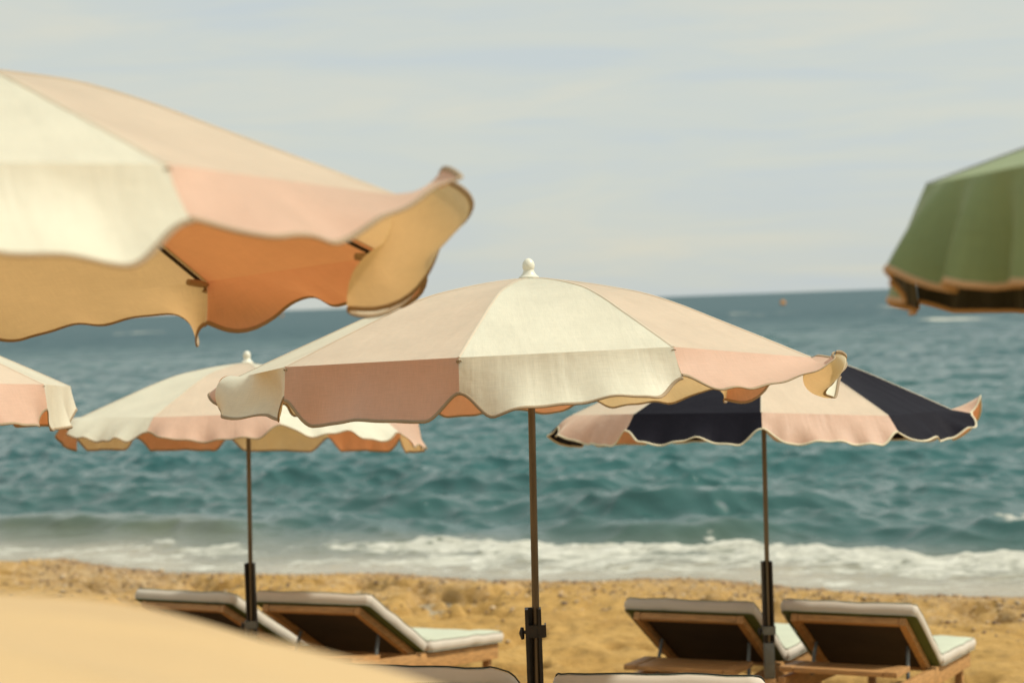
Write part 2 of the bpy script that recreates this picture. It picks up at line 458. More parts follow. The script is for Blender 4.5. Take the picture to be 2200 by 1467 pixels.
def sea_mat():
    m, t, out = new_mat('sea_water')
    tc = N(t, 'ShaderNodeTexCoord')
    sh = N(t, 'ShaderNodeAttribute', attribute_name='shallow')
    fo = N(t, 'ShaderNodeAttribute', attribute_name='foam')
    nb = N(t, 'ShaderNodeTexNoise', i_Scale=.03, i_Detail=4.)
    t.links.new(tc.outputs['Object'], nb.inputs['Vector'])
    deep = ramp(t, [(.35, (.016, .082, .088)), (.65, (.036, .120, .112))]); t.links.new(nb.outputs['Fac'], deep.inputs['Fac'])
    shallow = ramp(t, [(0., (.05, .10, .085)), (.35, (.085, .115, .082)), (.6, (.14, .15, .10)), (1., (.38, .33, .23))]); t.links.new(sh.outputs['Fac'], shallow.inputs['Fac'])
    mk = N(t, 'ShaderNodeMapRange'); mk.inputs['From Max'].default_value = .4; t.links.new(sh.outputs['Fac'], mk.inputs['Value'])
    base = N(t, 'ShaderNodeMix', data_type='RGBA'); t.links.new(mk.outputs['Result'], base.inputs['Factor'])
    t.links.new(deep.outputs['Color'], base.inputs['A']); t.links.new(shallow.outputs['Color'], base.inputs['B'])
    p = N(t, 'ShaderNodeBsdfPrincipled', i_Roughness=.13, i_IOR=1.33)
    t.links.new(base.outputs['Result'], p.inputs['Base Color'])
    mp = N(t, 'ShaderNodeMapping'); mp.inputs['Rotation'].default_value = (0, 0, R_(30)); mp.inputs['Scale'].default_value = (.55, 1., 1.)
    t.links.new(tc.outputs['Object'], mp.inputs['Vector'])
    n1 = N(t, 'ShaderNodeTexNoise', i_Scale=7.5, i_Detail=5., i_Roughness=.62, i_Distortion=.4)
    n2 = N(t, 'ShaderNodeTexNoise', i_Scale=.5, i_Detail=5., i_Roughness=.55, i_Distortion=.3)
    for n in (n1, n2): t.links.new(mp.outputs['Vector'], n.inputs['Vector'])
    lo = N(t, 'ShaderNodeAttribute', attribute_name='lod')
    st_ = N(t, 'ShaderNodeMapRange'); st_.inputs['To Min'].default_value = .12; st_.inputs['To Max'].default_value = 1.
    t.links.new(lo.outputs['Fac'], st_.inputs['Value'])
    ro_ = N(t, 'ShaderNodeMapRange'); ro_.inputs['To Min'].default_value = .09; ro_.inputs['To Max'].default_value = .48
    t.links.new(lo.outputs['Fac'], ro_.inputs['Value']); t.links.new(ro_.outputs['Result'], p.inputs['Roughness'])
    fb_ = N(t, 'ShaderNodeMix', data_type='RGBA'); fb_.inputs['B'].default_value = (.030, .082, .096, 1)
    t.links.new(lo.outputs['Fac'], fb_.inputs['Factor']); t.links.new(base.outputs['Result'], fb_.inputs['A']); t.links.new(fb_.outputs['Result'], p.inputs['Base Color'])
    b1 = N(t, 'ShaderNodeBump', i_Strength=.5, i_Distance=.035); t.links.new(n1.outputs['Fac'], b1.inputs['Height'])
    b2 = N(t, 'ShaderNodeBump', i_Distance=.5); t.links.new(st_.outputs['Result'], b2.inputs['Strength']); t.links.new(n2.outputs['Fac'], b2.inputs['Height'])
    t.links.new(b1.outputs['Normal'], b2.inputs['Normal']); t.links.new(b2.outputs['Normal'], p.inputs['Normal'])
    # foam
    f = N(t, 'ShaderNodeBsdfPrincipled', i_Roughness=.7); f.inputs['Specular IOR Level'].default_value = .2
    fn = N(t, 'ShaderNodeTexNoise', i_Scale=7., i_Detail=8., i_Roughness=.7, i_Distortion=.6)
    fn2 = N(t, 'ShaderNodeTexNoise', i_Scale=2.2, i_Detail=4., i_Roughness=.6, i_Distortion=.4)
    for n in (fn, fn2): t.links.new(mp.outputs['Vector'], n.inputs['Vector'])
    fc = ramp(t, [(.3, (.40, .40, .32)), (.7, (.72, .71, .62))]); t.links.new(fn.outputs['Fac'], fc.inputs['Fac'])
    t.links.new(fc.outputs['Color'], f.inputs['Base Color'])
    fb = N(t, 'ShaderNodeBump', i_Strength=.9, i_Distance=.06); t.links.new(fn.outputs['Fac'], fb.inputs['Height']); t.links.new(fb.outputs['Normal'], f.inputs['Normal'])
    a1 = N(t, 'ShaderNodeMath', operation='ADD'); t.links.new(fn.outputs['Fac'], a1.inputs[0]); t.links.new(fn2.outputs['Fac'], a1.inputs[1])
    gate = N(t, 'ShaderNodeMath', operation='MULTIPLY', use_clamp=True); gate.inputs[1].default_value = 8.; t.links.new(fo.outputs['Fac'], gate.inputs[0])
    a3 = N(t, 'ShaderNodeMath', operation='MULTIPLY'); t.links.new(a1.outputs[0], a3.inputs[0]); t.links.new(gate.outputs[0], a3.inputs[1])
    a2 = N(t, 'ShaderNodeMath', operation='ADD'); t.links.new(a3.outputs[0], a2.inputs[0]); t.links.new(fo.outputs['Fac'], a2.inputs[1])
    mr = N(t, 'ShaderNodeMapRange', interpolation_type='SMOOTHSTEP'); mr.inputs['From Min'].default_value = 1.42; mr.inputs['From Max'].default_value = 1.72
    t.links.new(a2.outputs[0], mr.inputs['Value'])
    mx = N(t, 'ShaderNodeMixShader'); t.links.new(mr.outputs['Result'], mx.inputs['Fac'])
    t.links.new(p.outputs[0], mx.inputs[1]); t.links.new(f.outputs[0], mx.inputs[2])
    t.links.new(mx.outputs[0], out.inputs['Surface'])
    return m


SEA = sea_mat()
ang = np.radians(axis([(-75, -50, 2.5), (-50, -30, .8), (-30, -22, .25), (-22, 22, .054), (22, 30, .25), (30, 50, .8), (50, 75.1, 2.5)]))
rr = [12.5]
while rr[-1] < 60000:
    d = rr[-1]
    rr.append(d + (max(.045, .0026 * d) if d < 70 else .0026 * d * (d / 70) ** .45))
rr = np.array(rr)
A, RR = np.meshgrid(ang, rr)
X, Y = RR * np.sin(A), RR * np.cos(A)
S, T = st(X, Y)
spac = np.where(RR < 70, np.maximum(.045, .0026 * RR), .0026 * RR * (RR / 70) ** .45)
spac = np.maximum(spac, RR * R_(.25) * sstep(R_(19.2), R_(21.6), np.abs(A)))
spac = np.maximum(spac, RR * R_(.8) * sstep(R_(25), R_(29.5), np.abs(A)))
spac = np.maximum(spac, RR * R_(2.5) * sstep(R_(42), R_(49), np.abs(A)))
WS = np.interp(T, SW_T, SW_S)
off = S - WS                                   # metres out from the waterline
grow = sstep(.9, 4.0, off)
dx = np.zeros_like(X); dy = np.zeros_like(X); dz = np.zeros_like(X)
g2 = np.random.default_rng(5)
for i in range(120):
    lam = .26 * (4.5 / .26) ** (g2.random() ** 1.1)
    th = math.atan2(-.92, -.392) + g2.normal(0, .6)
    k = 2 * math.pi / lam
    amp = .0064 * lam ** .60 * g2.uniform(.5, 1.2)
    kx, ky = k * math.cos(th), k * math.sin(th)
    w = sstep(1.9, 4., lam / spac) * amp
    ph = kx * X + ky * Y + g2.uniform(0, 6.28)
    c, s_ = np.cos(ph), np.sin(ph)
    dz += w * c; dx -= w * .85 * s_ * math.cos(th); dy -= w * .85 * s_ * math.sin(th)
gust = .65 + .7 * fbm(X * .12, Y * .12, 3, 61)
dz *= grow * gust; dx *= grow * gust; dy *= grow * gust
# shoaling swell crests close to the shore
def crest(sc, h, wid, seed, lo, hi, skew=.5):
    sc_t = sc + (fbm(T * .35, T * 0, 2, seed) - .5) * 1.2
    u = (off - sc_t) / np.where(off < sc_t, wid * skew, wid)
    m = sstep(lo, lo + .25, fbm(T * .33 + seed, T * 0 + seed, 2, seed + 3)) * hi
    return h * np.exp(-u * u) * (.25 + m)
dz += crest(4.6, .19, .8, 41, .40, 1.0) + crest(3.0, .10, .5, 44, .45, 1.1) + crest(7.2, .13, 1.0, 47, .42, 1.0) + crest(10.5, .13, 1.2, 50, .45, 1.)
for t0_, o0_, h_, w_ in ((-5.9, 4.6, .15, .95), (-10.2, 3.4, .13, 1.3), (-4.3, 3.7, .10, .6)):
    u_ = off - o0_ - (fbm(T * .9, T * 0, 2, 91) - .5) * .5
    dz += h_ * np.exp(-((T - t0_) / w_) ** 2) * np.exp(-(u_ / np.where(u_ < 0, .33, .85)) ** 2)
rear = off - 2.35 - (fbm(T * .8, T * 0, 2, 57) - .5) * .5
dz += .13 * np.exp(-(rear / np.where(rear < 0, .22, .8)) ** 2) * sstep(-9.8, -11.2, T) * (.7 + .6 * fbm(T * .9, T * 0, 2, 58))
# the running bore of white water
t_ = T
bore_top = np.interp(t_, [-16, -13.3, -11.6, -10, -8.6, -7.1, -5.2, -4.6, -2.7, 0], [.9, 1.0, 1.2, 1.7, 2.0, 2.0, 2.3, 2.1, 2.2, 2.1])
bore_int = np.interp(t_, [-16, -13.3, -12, -11., -10, -9, -8, -7.2, 0], [.05, .12, .25, .6, .62, .5, .78, 1., 1.])
bore_low = np.interp(t_, [-16, -11, -9.8, -8.6, -7, -5.4, -3.6, -2.8, 0], [.5, .5, .35, .25, .15, .1, .35, .6, .6])
fnoise = fbm(X * 2.2, Y * 2.2, 4, 71)
edge = (fbm(T * 1.6, T * 0, 4, 75, .65) - .5) * .5 + (fbm(X * 4, Y * 4, 3, 76) - .5) * .7
body = .58 + .42 * sstep(bore_top - 1.1, bore_top - .35, off)
foam = bore_int * body * (.62 + .75 * fbm(X * 1.1, Y * 2.2, 4, 72, .6)) * sstep(bore_low - .15, bore_low + .25, off) * sstep(bore_top + .15 + edge, bore_top - .3 + edge, off)
lace = .46 * sstep(-.2, .1, off) * sstep(2.6, .4, off)
dz += foam * (.0 + .09 * (fnoise - .4) + .05 * (fbm(X * 7, Y * 7, 2, 90) - .5)) * sstep(.0, .5, off)
dz += .02 * bore_int * np.exp(-((off - bore_top + .15) / .3) ** 2) * (.4 + fnoise)
kf = sstep(.08, .4, foam); dz = dz * (1 - kf) + np.minimum(dz, .05 + .06 * fnoise) * kf
# breaker at the far right
br = np.exp(-((T + 1.9) / .55) ** 2) * np.exp(-((off - 3.8) / .6) ** 2)
dz += br * .16 * (.5 + fnoise); foam += br * 1.1 * (fnoise > .42)
foam = np.maximum(foam * .92, lace)
# a few whitecaps on the steeper crests
wc = np.clip((dz - .24) * 2.5, 0, .22) * grow * (RR > 45) * sstep(.45, .6, fbm(X * 2.5, Y * 2.5, 3, 140))
foam = np.maximum(foam, wc)
far = np.clip(fbm(X * .09, Y * .045, 3, 123) - .70, 0, 1) * 6 * sstep(70, 130, RR) * sstep(420, 250, RR)
foam = np.maximum(foam, np.clip(far, 0, .75))
shallow = np.clip(np.clip(1.05 - off / 4.0, 0, 1) ** 1.5, .13 * sstep(12, 3, off), 1)
shallow = np.maximum(shallow, .0) * (.85 + .3 * fbm(X * .7, Y * .7, 3, 99))
Zs = dz + .012
Zs = np.where(off < -.25, -.05, Zs)
sea = big_grid('sea_water', X + dx, Y + dy, Zs, SEA, {'foam': foam, 'shallow': np.clip(shallow, 0, 1), 'lod': sstep(35, 190, RR)})
tag(sea, kind='structure')

# ------------------------------------------------------------------ umbrellas
PROF_W = np.array([0, .1, .2, .32, .44, .56, .7, .85, 1.0])
PROF_F = np.array([0, .036, .088, .165, .258, .395, .585, .79, 1.0])


def catmull(xk, yk, x):
    """smooth interpolation through keys, cosine free cubic with finite-difference tangents"""
    xk = np.asarray(xk, float); yk = np.asarray(yk, float)
    m = np.gradient(yk, xk)
    i = np.clip(np.searchsorted(xk, x) - 1, 0, len(xk) - 2)
    h = xk[i + 1] - xk[i]; t = (x - xk[i]) / h
    return ((2 * t ** 3 - 3 * t ** 2 + 1) * yk[i] + (t ** 3 - 2 * t ** 2 + t) * h * m[i] + (-2 * t ** 3 + 3 * t ** 2) * yk[i + 1] + (t ** 3 - t ** 2) * h * m[i + 1])


def periodic(keys, p, NP):
    k = sorted(keys); xs_ = [q[0] for q in k]
    xk = [xs_[-2] - NP, xs_[-1] - NP] + xs_ + [xs_[0] + NP, xs_[1] + NP]
    k2 = [k[-2], k[-1]] + k + [k[0], k[1]]
    pp = np.mod(np.asarray(p, float) - xs_[0], NP) + xs_[0]
    return [catmull(xk, [q[j] for q in k2], pp) for j in range(1, len(k[0]))]


def hem_depth(u, dmin, dmax):
    e = np.minimum(u, 1 - u)
    a = sstep(0.0, .17, e)
    dip = .085 * np.exp(-((u - .5) / .22) ** 2)
    return dmin + (dmax - dmin) * (a - dip * a)


def make_umbrella(label, group, base, c0, verts, apex, mats, piping, wind, seam_mat=SEAM, dmin=.092, dmax=.163,
                  seed=1, channel_top=None, clamp_z=None, post_bottom=None, pole_r=.0116, finial=True, wrinkle=1., detail=1.0, panel_labels=None):
    """verts: tuples (theta deg, radius, z) of the rib ends round c0; theta 0 faces the photographer"""
    NP = len(verts)
    bx, by, bz = base
    root = empty('beach_umbrella', base)
    tag(root, label, 'umbrella', group)
    g = np.random.default_rng(seed)
    V = np.array([[c0[0] - bx + r * math.sin(R_(th)), c0[1] - by - r * math.cos(R_(th)), z - bz] for th, r, z in verts])
    AP = np.array([c0[0] + apex[0] - bx, c0[1] + apex[1] - by, apex[2] - bz])
    c = V.mean(0)
    # best-fit rim plane normal
    _, _, vt = np.linalg.svd(V - c); n = vt[2] if vt[2][2] > 0 else -vt[2]
    rise = (AP - c) @ n

    def rib(i, w):
        w = np.asarray(w, float)
        f = catmull(PROF_W, PROF_F, w)
        return AP + (V[i % NP] - AP) * w[..., None] + n * (rise * (w - f))[..., None]

    nu, nw = int(26 * detail), int(30 * detail)
    nuv, nv = int(56 * detail), int(18 * detail)
    wseg = np.linspace(0.022, 1, nw)
    ph = g.uniform(0, 6.28, NP)
    for k in range(NP):
        A_, B_ = rib(k, wseg), rib(k + 1, wseg)
        u = np.linspace(0, 1, nu)
        P = A_[:, None, :] * (1 - u)[None, :, None] + B_[:, None, :] * u[None, :, None]
        sag = .016 * 4 * (u * (1 - u))[None, :] * (wseg * np.sin(np.pi * np.clip(wseg, 0, 1) ** .8))[:, None] * 1.25
        wr = .0022 * wrinkle * np.sin(wseg[:, None] * 23 + u[None, :] * 5 + ph[k]) * (u * (1 - u))[None, :] * 4 * np.sin(np.pi * wseg)[:, None]
        P = P - n * (sag + wr)[..., None]
        width = np.linalg.norm(V[(k + 1) % NP] - V[k])
        UV = np.stack(np.broadcast_arrays((u[None, :] - .5) * width * wseg[:, None] + k * 3.1, wseg[:, None] * 1.0), -1).reshape(-1, 2)
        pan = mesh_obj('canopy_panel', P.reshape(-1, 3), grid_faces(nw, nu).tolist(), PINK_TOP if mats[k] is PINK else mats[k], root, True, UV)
        # valance
        u = np.linspace(0, 1, nuv)
        # denser near the seams
        u = .5 - .5 * np.cos(np.pi * u) * (1 - .15 * np.sin(np.pi * u))
        u[0], u[-1] = 0, 1
        a, b = V[k], V[(k + 1) % NP]
        rim = a * (1 - u)[:, None] + b * u[:, None]
        tang = (b - a) / np.linalg.norm(b - a)
        on = np.cross(tang, [0, 0, 1.]); on[2] = 0; on /= np.linalg.norm(on)
        if on @ ((rim.mean(0) - c) * [1, 1, 0]) < 0: on = -on
        cc = c * [1, 1, 0]; ra = (a - cc) * [1, 1, 0]; ra /= np.linalg.norm(ra); rb = (b - cc) * [1, 1, 0]; rb /= np.linalg.norm(rb)
        wa = np.clip(1 - u / .5, 0, 1) ** 1.3; wb = np.clip(1 - (1 - u) / .5, 0, 1) ** 1.3
        O = on * (1 - wa - wb)[:, None] + ra * wa[:, None] + rb * wb[:, None]
        O /= np.linalg.norm(O, axis=1)[:, None]
        f0, f1, lat = periodic(wind, k + u, NP)
        f0 = f0 + wrinkle * 5 * np.sin(2 * np.pi * (k + u) * 1.7 + ph[0]) ; f1 = f1 + wrinkle * 9 * np.sin(2 * np.pi * (k + u) * 2.3 + ph[1]) + wrinkle * 5 * np.sin(2 * np.pi * (k + u) * 5.1 + ph[2])
        L = hem_depth(u, dmin, dmax) * (1 + .05 * math.sin(ph[k]))
        vv = np.linspace(0, 1, nv)
        P = np.zeros((nv, nuv, 3)); P[0] = rim
        ds = L / (nv - 1)
        tl = np.array([tang] * nuv)
        for j in range(1, nv):
            t = (j - .5) / (nv - 1)
            # the first centimetre or two turns over the rim edge
            fi = np.radians(f0 + (f1 - f0) * t)
            step = np.cos(fi)[:, None] * np.array([0, 0, -1.]) + np.sin(fi)[:, None] * O + (np.sin(np.radians(lat)) * t)[:, None] * tl
            step /= np.linalg.norm(step, axis=1)[:, None]
            P[j] = P[j - 1] + step * ds[:, None]
        UV = np.stack(np.broadcast_arrays(u[None, :] * width + k * 3.1, 1 + vv[:, None] * L[None, :]), -1).reshape(-1, 2)
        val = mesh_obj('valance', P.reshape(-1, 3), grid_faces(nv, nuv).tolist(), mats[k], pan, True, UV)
        # binding sewn over the hem
        E_ = P[-1]; D = P[-1] - P[-2]; D /= np.linalg.norm(D, axis=1)[:, None]
        Tn = np.gradient(E_, axis=0); Tn /= np.linalg.norm(Tn, axis=1)[:, None] + 1e-9
        Nn = np.cross(Tn, D); Nn /= np.linalg.norm(Nn, axis=1)[:, None] + 1e-9
        D = np.cross(Nn, Tn)
        sgn = np.sign((D * (P[-1] - P[-2])).sum(1))[:, None]; D = D * sgn
        ring = [(-.0068, .0012), (-.0068, -.0012), (-.0035, -.002), (.0015, -.002), (.0028, 0), (.0015, .002), (-.0035, .002)]
        RV = np.stack([E_ + D * q + Nn * w for q, w in ring], 1)
        nr = len(ring)
        fcs = [[i * nr + j, i * nr + (j + 1) % nr, (i + 1) * nr + (j + 1) % nr, (i + 1) * nr + j] for i in range(nuv - 1) for j in range(nr)]
        fcs += [list(range(nr))[::-1], [(nuv - 1) * nr + j for j in range(nr)]]
        mesh_obj('binding', RV.reshape(-1, 3), fcs, piping, pan, True)
        # flat-felled seam along rib k (proud of the cloth)
        if seam_mat is None: continue
        sw = np.linspace(.03, 1, 24)
        Q = rib(k, sw); side = np.cross(V[k] - AP, n); side /= np.linalg.norm(side)
        h = np.array([-.0042, 0, .0042]); up = np.array([.0004, .0026, .0004])
        SV = (Q[:, None, :] + side * h[None, :, None] + n * up[None, :, None])
        SUV = np.stack(np.broadcast_arrays(h[None, :] + k * 3.1, sw[:, None]), -1).reshape(-1, 2)
        mesh_obj('seam', SV.reshape(-1, 3), grid_faces(24, 3).tolist(), seam_mat, pan, True, SUV)
    # frame
    hub_z = AP[2] - .03
    axis_dir = (AP - np.array([0, 0, 0]))
    at = lambda z: axis_dir * (z / AP[2])
    pole_lo = .02 if post_bottom is None else max(.05, (post_bottom - bz))
    MB().tube([at(pole_lo), at(AP[2] - .004)], pole_r, 16).build('pole', BRASS, root, 'auto')
    MB().lathe(at(hub_z - .035), [(.028, 0), (.031, .004), (.031, .024), (.018, .03)], 20).build('hub', DARKM, root, 'auto')
    run_z = c[2] - .06
    MB().lathe(at(run_z), [(.024, 0), (.03, .004), (.03, .05), (.024, .055)], 20).build('runner', DARKM, root, 'auto')
    for k in range(NP):
        w = np.linspace(.03, .985, 10)
        pts = rib(k, w) - n * .012
        rb_ = MB().tube(pts, .0042, 6).build('rib', DARKM, root, 'auto')
        e = pts[-1]; out_ = (V[k] - c) * [1, 1, 0]; out_ /= np.linalg.norm(out_)
        MB().tube([e - out_ * .05 + n * .003, e - out_ * .01, e + out_ * .012 - n * .004, e + out_ * .004 - n * .018], [.007, .0085, .008, .006], 8).build('rib_pocket', PIPE_TAN, rb_, 'auto')
        m_ = rib(k, np.array([.46]))[0] - n * .016
        MB().tube([at(run_z + .04) + out_ * .026, m_], .004, 6).build('strut', DARKM, root, 'auto')
    if finial:
        MB().lathe(AP + [0, 0, -.004], [(.031, 0), (.0325, .004), (.032, .009), (.026, .013), (.0205, .02), (.0175, .027), (.0165, .031), (.0185, .035),
                                      (.0197, .041), (.0195, .048), (.017, .056), (.012, .063), (.006, .067), (.0005, .068)], 28).build('finial', WHITE_P, root, 'auto')
    # ground post: an open channel that grips the pole, with a clamp and a wing knob
    if channel_top is not None:
        ct = channel_top - bz; cz = clamp_z - bz
        cb = -.25 if post_bottom is None else cz - .06
        cpos = at((ct + cb) / 2); L = ct - cb
        M = MB(); hw = .026
        M.box(cpos + [-hw + .0055, .004, 0], (.011, .044, L)); M.box(cpos + [hw - .0055, .004, 0], (.011, .044, L)); M.box(cpos + [0, .0225, 0], (2 * hw - .0222, .007, L))
        gp = M.build('ground_post', DARKM, root, 'auto')
        zc = at(cz)
        M = MB(); M.box(zc + [0, -.0215, 0], (.056, .007, .04)); M.box(zc + [-.0295, -.002, 0], (.005, .04, .038)); M.box(zc + [.0295, -.002, 0], (.005, .04, .038))
        M.build('clamp', DARKM if post_bottom is None else GREYM, root, 'auto')
        kb = MB(); kb.tube([zc + [-.0325, -.006, -.004], zc + [-.044, -.006, -.004]], .006, 8)
        kb.tube([zc + [-.044, -.006, .012], zc + [-.046, -.008, -.006], zc + [-.043, -.01, -.026]], [.005, .009, .005], 8)
        kb.build('knob', DARKM, root, 'auto')
        if post_bottom is not None:
            lo = post_bottom - bz
            MB().box(at((cb - .002 + lo) / 2), (.05, .042, cb - .002 - lo)).build('lower_post', GREYM, root, 'auto', bevel=.004)
            MB().box(at((lo - .002 - .25) / 2), (.06, .052, lo - .002 + .25)).build('anchor_sleeve', TEAK, root, 'auto', bevel=.004)
    return root


G_UMB = 'beach umbrellas with scalloped hanging edges'


def gz(x, y): return float(ground_z(x, y))


# 1 the sharp pink and cream one in the middle
verts = [(-48.5, .928, 2.442), (-12.4, .926, 2.46), (23.7, .926, 2.466), (59.8, .931, 2.41), (95.6, .93, 2.362), (131.5, .928, 2.314), (167.6, .926, 2.291), (-156.3, .927, 2.3), (-120.3, .929, 2.34), (-84.4, .93, 2.394)]
wind = [(0.0, 0, 5, 0), (.2, 0, 15, 0), (.5, -2, 32, 0), (.8, 0, 22, 0), (1.0, 4, 8, 0), (1.25, 14, 45, 0), (1.5, 18, 58, 0), (1.8, 22, 60, 0), (2.0, 22, 42, 0), (2.15, 26, 60, 0), (2.35, 26, 72, 0), (2.6, 32, 90, 0), (2.8, 36, 128, 0), (2.92, 32, 150, 0), (3.02, 38, 158, 0), (3.12, 10, 186, 0), (3.25, -24, 182, 0),
        (3.45, -60, 150, 0), (3.7, -80, 118, 0), (3.9, -30, 95, 0), (4.1, 60, 115, 0), (4.3, 92, 112, 0), (4.6, 95, 104, 0), (4.84, 84, 76, 0), (4.94, 45, 0, 0), (5.0, 20, -25, 0), (5.08, 45, 30, 0), (5.5, 55, 50, 0), (6.0, 45, 50, 0), (6.5, 56, 46, 0), (7.0, 45, 45, 0), (7.5, 56, 50, 0), (8.0, 50, 50, 0), (8.4, 75, 70, 0), (8.72, 110, 30, 0), (8.87, 135, -55, 0),
        (9.0, 136, -48, -8), (9.1, 124, -50, -14), (9.22, 88, -22, -22), (9.36, 20, 42, -22), (9.52, -48, 58, -8), (9.76, -38, 40, 0)]
make_umbrella('sharp pink and cream striped umbrella with tan binding in the middle of the photo', G_UMB, (.03, 5.3, gz(.03, 5.3)), (.057, 5.307), verts, (.004, .028, 2.674),
              [PINK, CREAM] * 5, PIPE_TAN, wind, seed=2, wrinkle=.5, channel_top=1.626, clamp_z=1.555)

# 2 the smaller pink and cream one behind it on the left
verts = [(-20.5, .904, 2.125), (17.1, .899, 2.125), (54.2, .928, 2.039), (88.7, .867, 2.009), (124.7, .897, 1.969), (160.8, .896, 1.958), (-163.1, .898, 1.98), (-127.2, .9, 2.025), (-91.3, .899, 2.077), (-55.3, .897, 2.116)]
wind = [(0, 55, 45, 0), (.5, 50, 35, 0), (1.0, 55, 50, 0), (1.5, 66, 55, 0), (2.0, 50, 55, 0), (2.5, 30, 40, 0), (3.0, 12, 20, 0), (3.5, 10, 0, 0), (4, 0, 5, 0), (4.5, -6, 0, 0), (5.0, 4, 10, 0), (5.5, -8, -4, 0), (6.0, 4, 8, 0), (6.5, -6, -4, 0),
        (7.0, 5, 6, 0), (7.5, 0, 0, 0), (8.0, 10, 5, 0), (8.5, 30, 20, 0), (8.8, 95, 15, 0), (9.0, 100, 30, 0), (9.3, 65, 45, 0), (9.6, 55, 45, 0)]
make_umbrella('smaller pink and cream umbrella partly hidden behind the left edge of the middle one', G_UMB, (-1.42, 8.68, gz(-1.42, 8.68)), (-1.366, 8.65), verts, (-.009, .025, 2.335),
              [PINK, CREAM] * 5, PIPE_TAN, wind, seed=5, channel_top=1.296, clamp_z=.978, post_bottom=.70)

# 3 the pink and black one behind on the right
verts = [(-44.8, .935, 2.085), (-8.0, .928, 2.089), (28.0, .932, 2.048), (63.3, .919, 2.034), (99.6, .929, 1.992), (135.6, .928, 1.969), (171.7, .928, 1.966), (-152.3, .929, 1.985), (-116.3, .93, 2.019), (-80.4, .929, 2.054)]
wind = [(0, 30, 45, 0), (.25, 38, 52, 0), (.5, 34, 58, 0), (.8, 40, 50, 0), (1.0, 35, 45, 0), (1.25, 50, 30, 0), (1.55, 36, 56, 0), (1.85, 44, 30, 0), (2.0, 48, 45, 0), (2.4, 40, 52, 0), (2.75, 52, 65, 0), (3.0, 80, 85, 0), (3.2, 112, 118, 0), (3.5, 65, 60, 0), (4.0, 15, 10, 0), (4.5, 0, 0, 0), (5.0, 5, 10, 0),
        (5.5, -10, 0, 0), (6.0, 5, 0, 0), (7., 0, 5, 0), (8, 5, 0, 0), (8.6, 30, 20, 0), (9.0, 75, 40, 0), (9.4, 50, 32, 0), (9.7, 46, 20, 0)]
make_umbrella('pink and black striped umbrella with cream binding right of the middle one', G_UMB, (1.192, 8.12, gz(1.19, 8.12)), (1.189, 8.105), verts, (.021, .018, 2.325),
              [BLACK, PINK] * 5, PIPE_CREAM, wind, SEAM, seed=8, channel_top=1.298, clamp_z=.965, post_bottom=.73)

# 4 the big blurred pink and cream one, upper left
verts = [(8.2, .926, 2.795), (44.4, .927, 2.794), (80.3, .921, 2.777), (115.9, .943, 2.7), (152.6, .925, 2.669), (-171.8, .926, 2.627), (-135.7, .926, 2.625), (-99.6, .928, 2.656), (-63.7, .93, 2.707), (-27.9, .929, 2.761)]
wind = [(0, 25, 72, 0), (.5, 22, 74, 0), (.85, 12, 58, 0), (1.0, 24, 52, 0), (1.2, 48, 58, 0), (1.35, 50, 54, 0), (1.5, 60, 74, 0), (1.65, 68, 88, 0), (1.79, 72, 114, 0), (1.88, 70, 126, 0), (1.95, 76, 146, 0), (2.0, 74, 150, 0), (2.08, 54, 146, 0), (2.2, 22, 150, 0), (2.45, -22, 160, 0), (2.65, -52, 115, 0), (2.86, -66, 5, 0),
        (2.94, -10, 30, 0), (3.0, 40, 70, 0), (3.08, 66, 78, 0), (3.22, 56, 56, 0), (3.5, 60, 62, 0), (3.85, 54, 56, 0), (4.0, 5, -10, 0), (4.2, 56, 56, 0), (4.6, 68, 68, 0), (5, 55, 55, 0), (6, 10, 10, 0), (7, 5, 5, 0), (8, 0, 5, 0), (9, 8, 25, 0)]
make_umbrella('large blurred pink and cream umbrella at upper left with glowing orange underside', G_UMB, (-1.1, 2.83, gz(-1.1, 2.83)), (-1.085, 2.829), verts, (-.013, .03, 3.045),
              [CREAM, PINK] * 5, PIPE_TAN, wind, seed=11, wrinkle=.4, channel_top=1.9, clamp_z=1.83)

# 5 only its right tip shows at the left edge
verts = [(-102 + 36 * k, .93, 2.395 - .03 * math.sin(R_(-102 + 36 * k)) + .06 * math.cos(R_(-102 + 36 * k))) for k in range(10)]
wind = [(0, 20, 10, 0), (1, 5, 0, 0), (2, 5, 10, 0), (3.0, 20, 20, 0), (4.0, 30, 20, 0), (4.5, 38, 28, 0), (4.85, 22, 14, 0), (5.0, 6, 4, 0), (5.5, 0, 8, 0), (6, 8, 5, 0), (7, 0, 0, 0), (8, 0, 5, 0)]
make_umbrella('pink and cream umbrella of which only one corner shows at the left edge', G_UMB, (-2.53, 5.9, gz(-2.53, 5.9)), (-2.51, 5.9), verts, (.0, .03, 2.69),
              [PINK, CREAM] * 5, PIPE_TAN, wind, seed=14, channel_top=1.55, clamp_z=1.48)

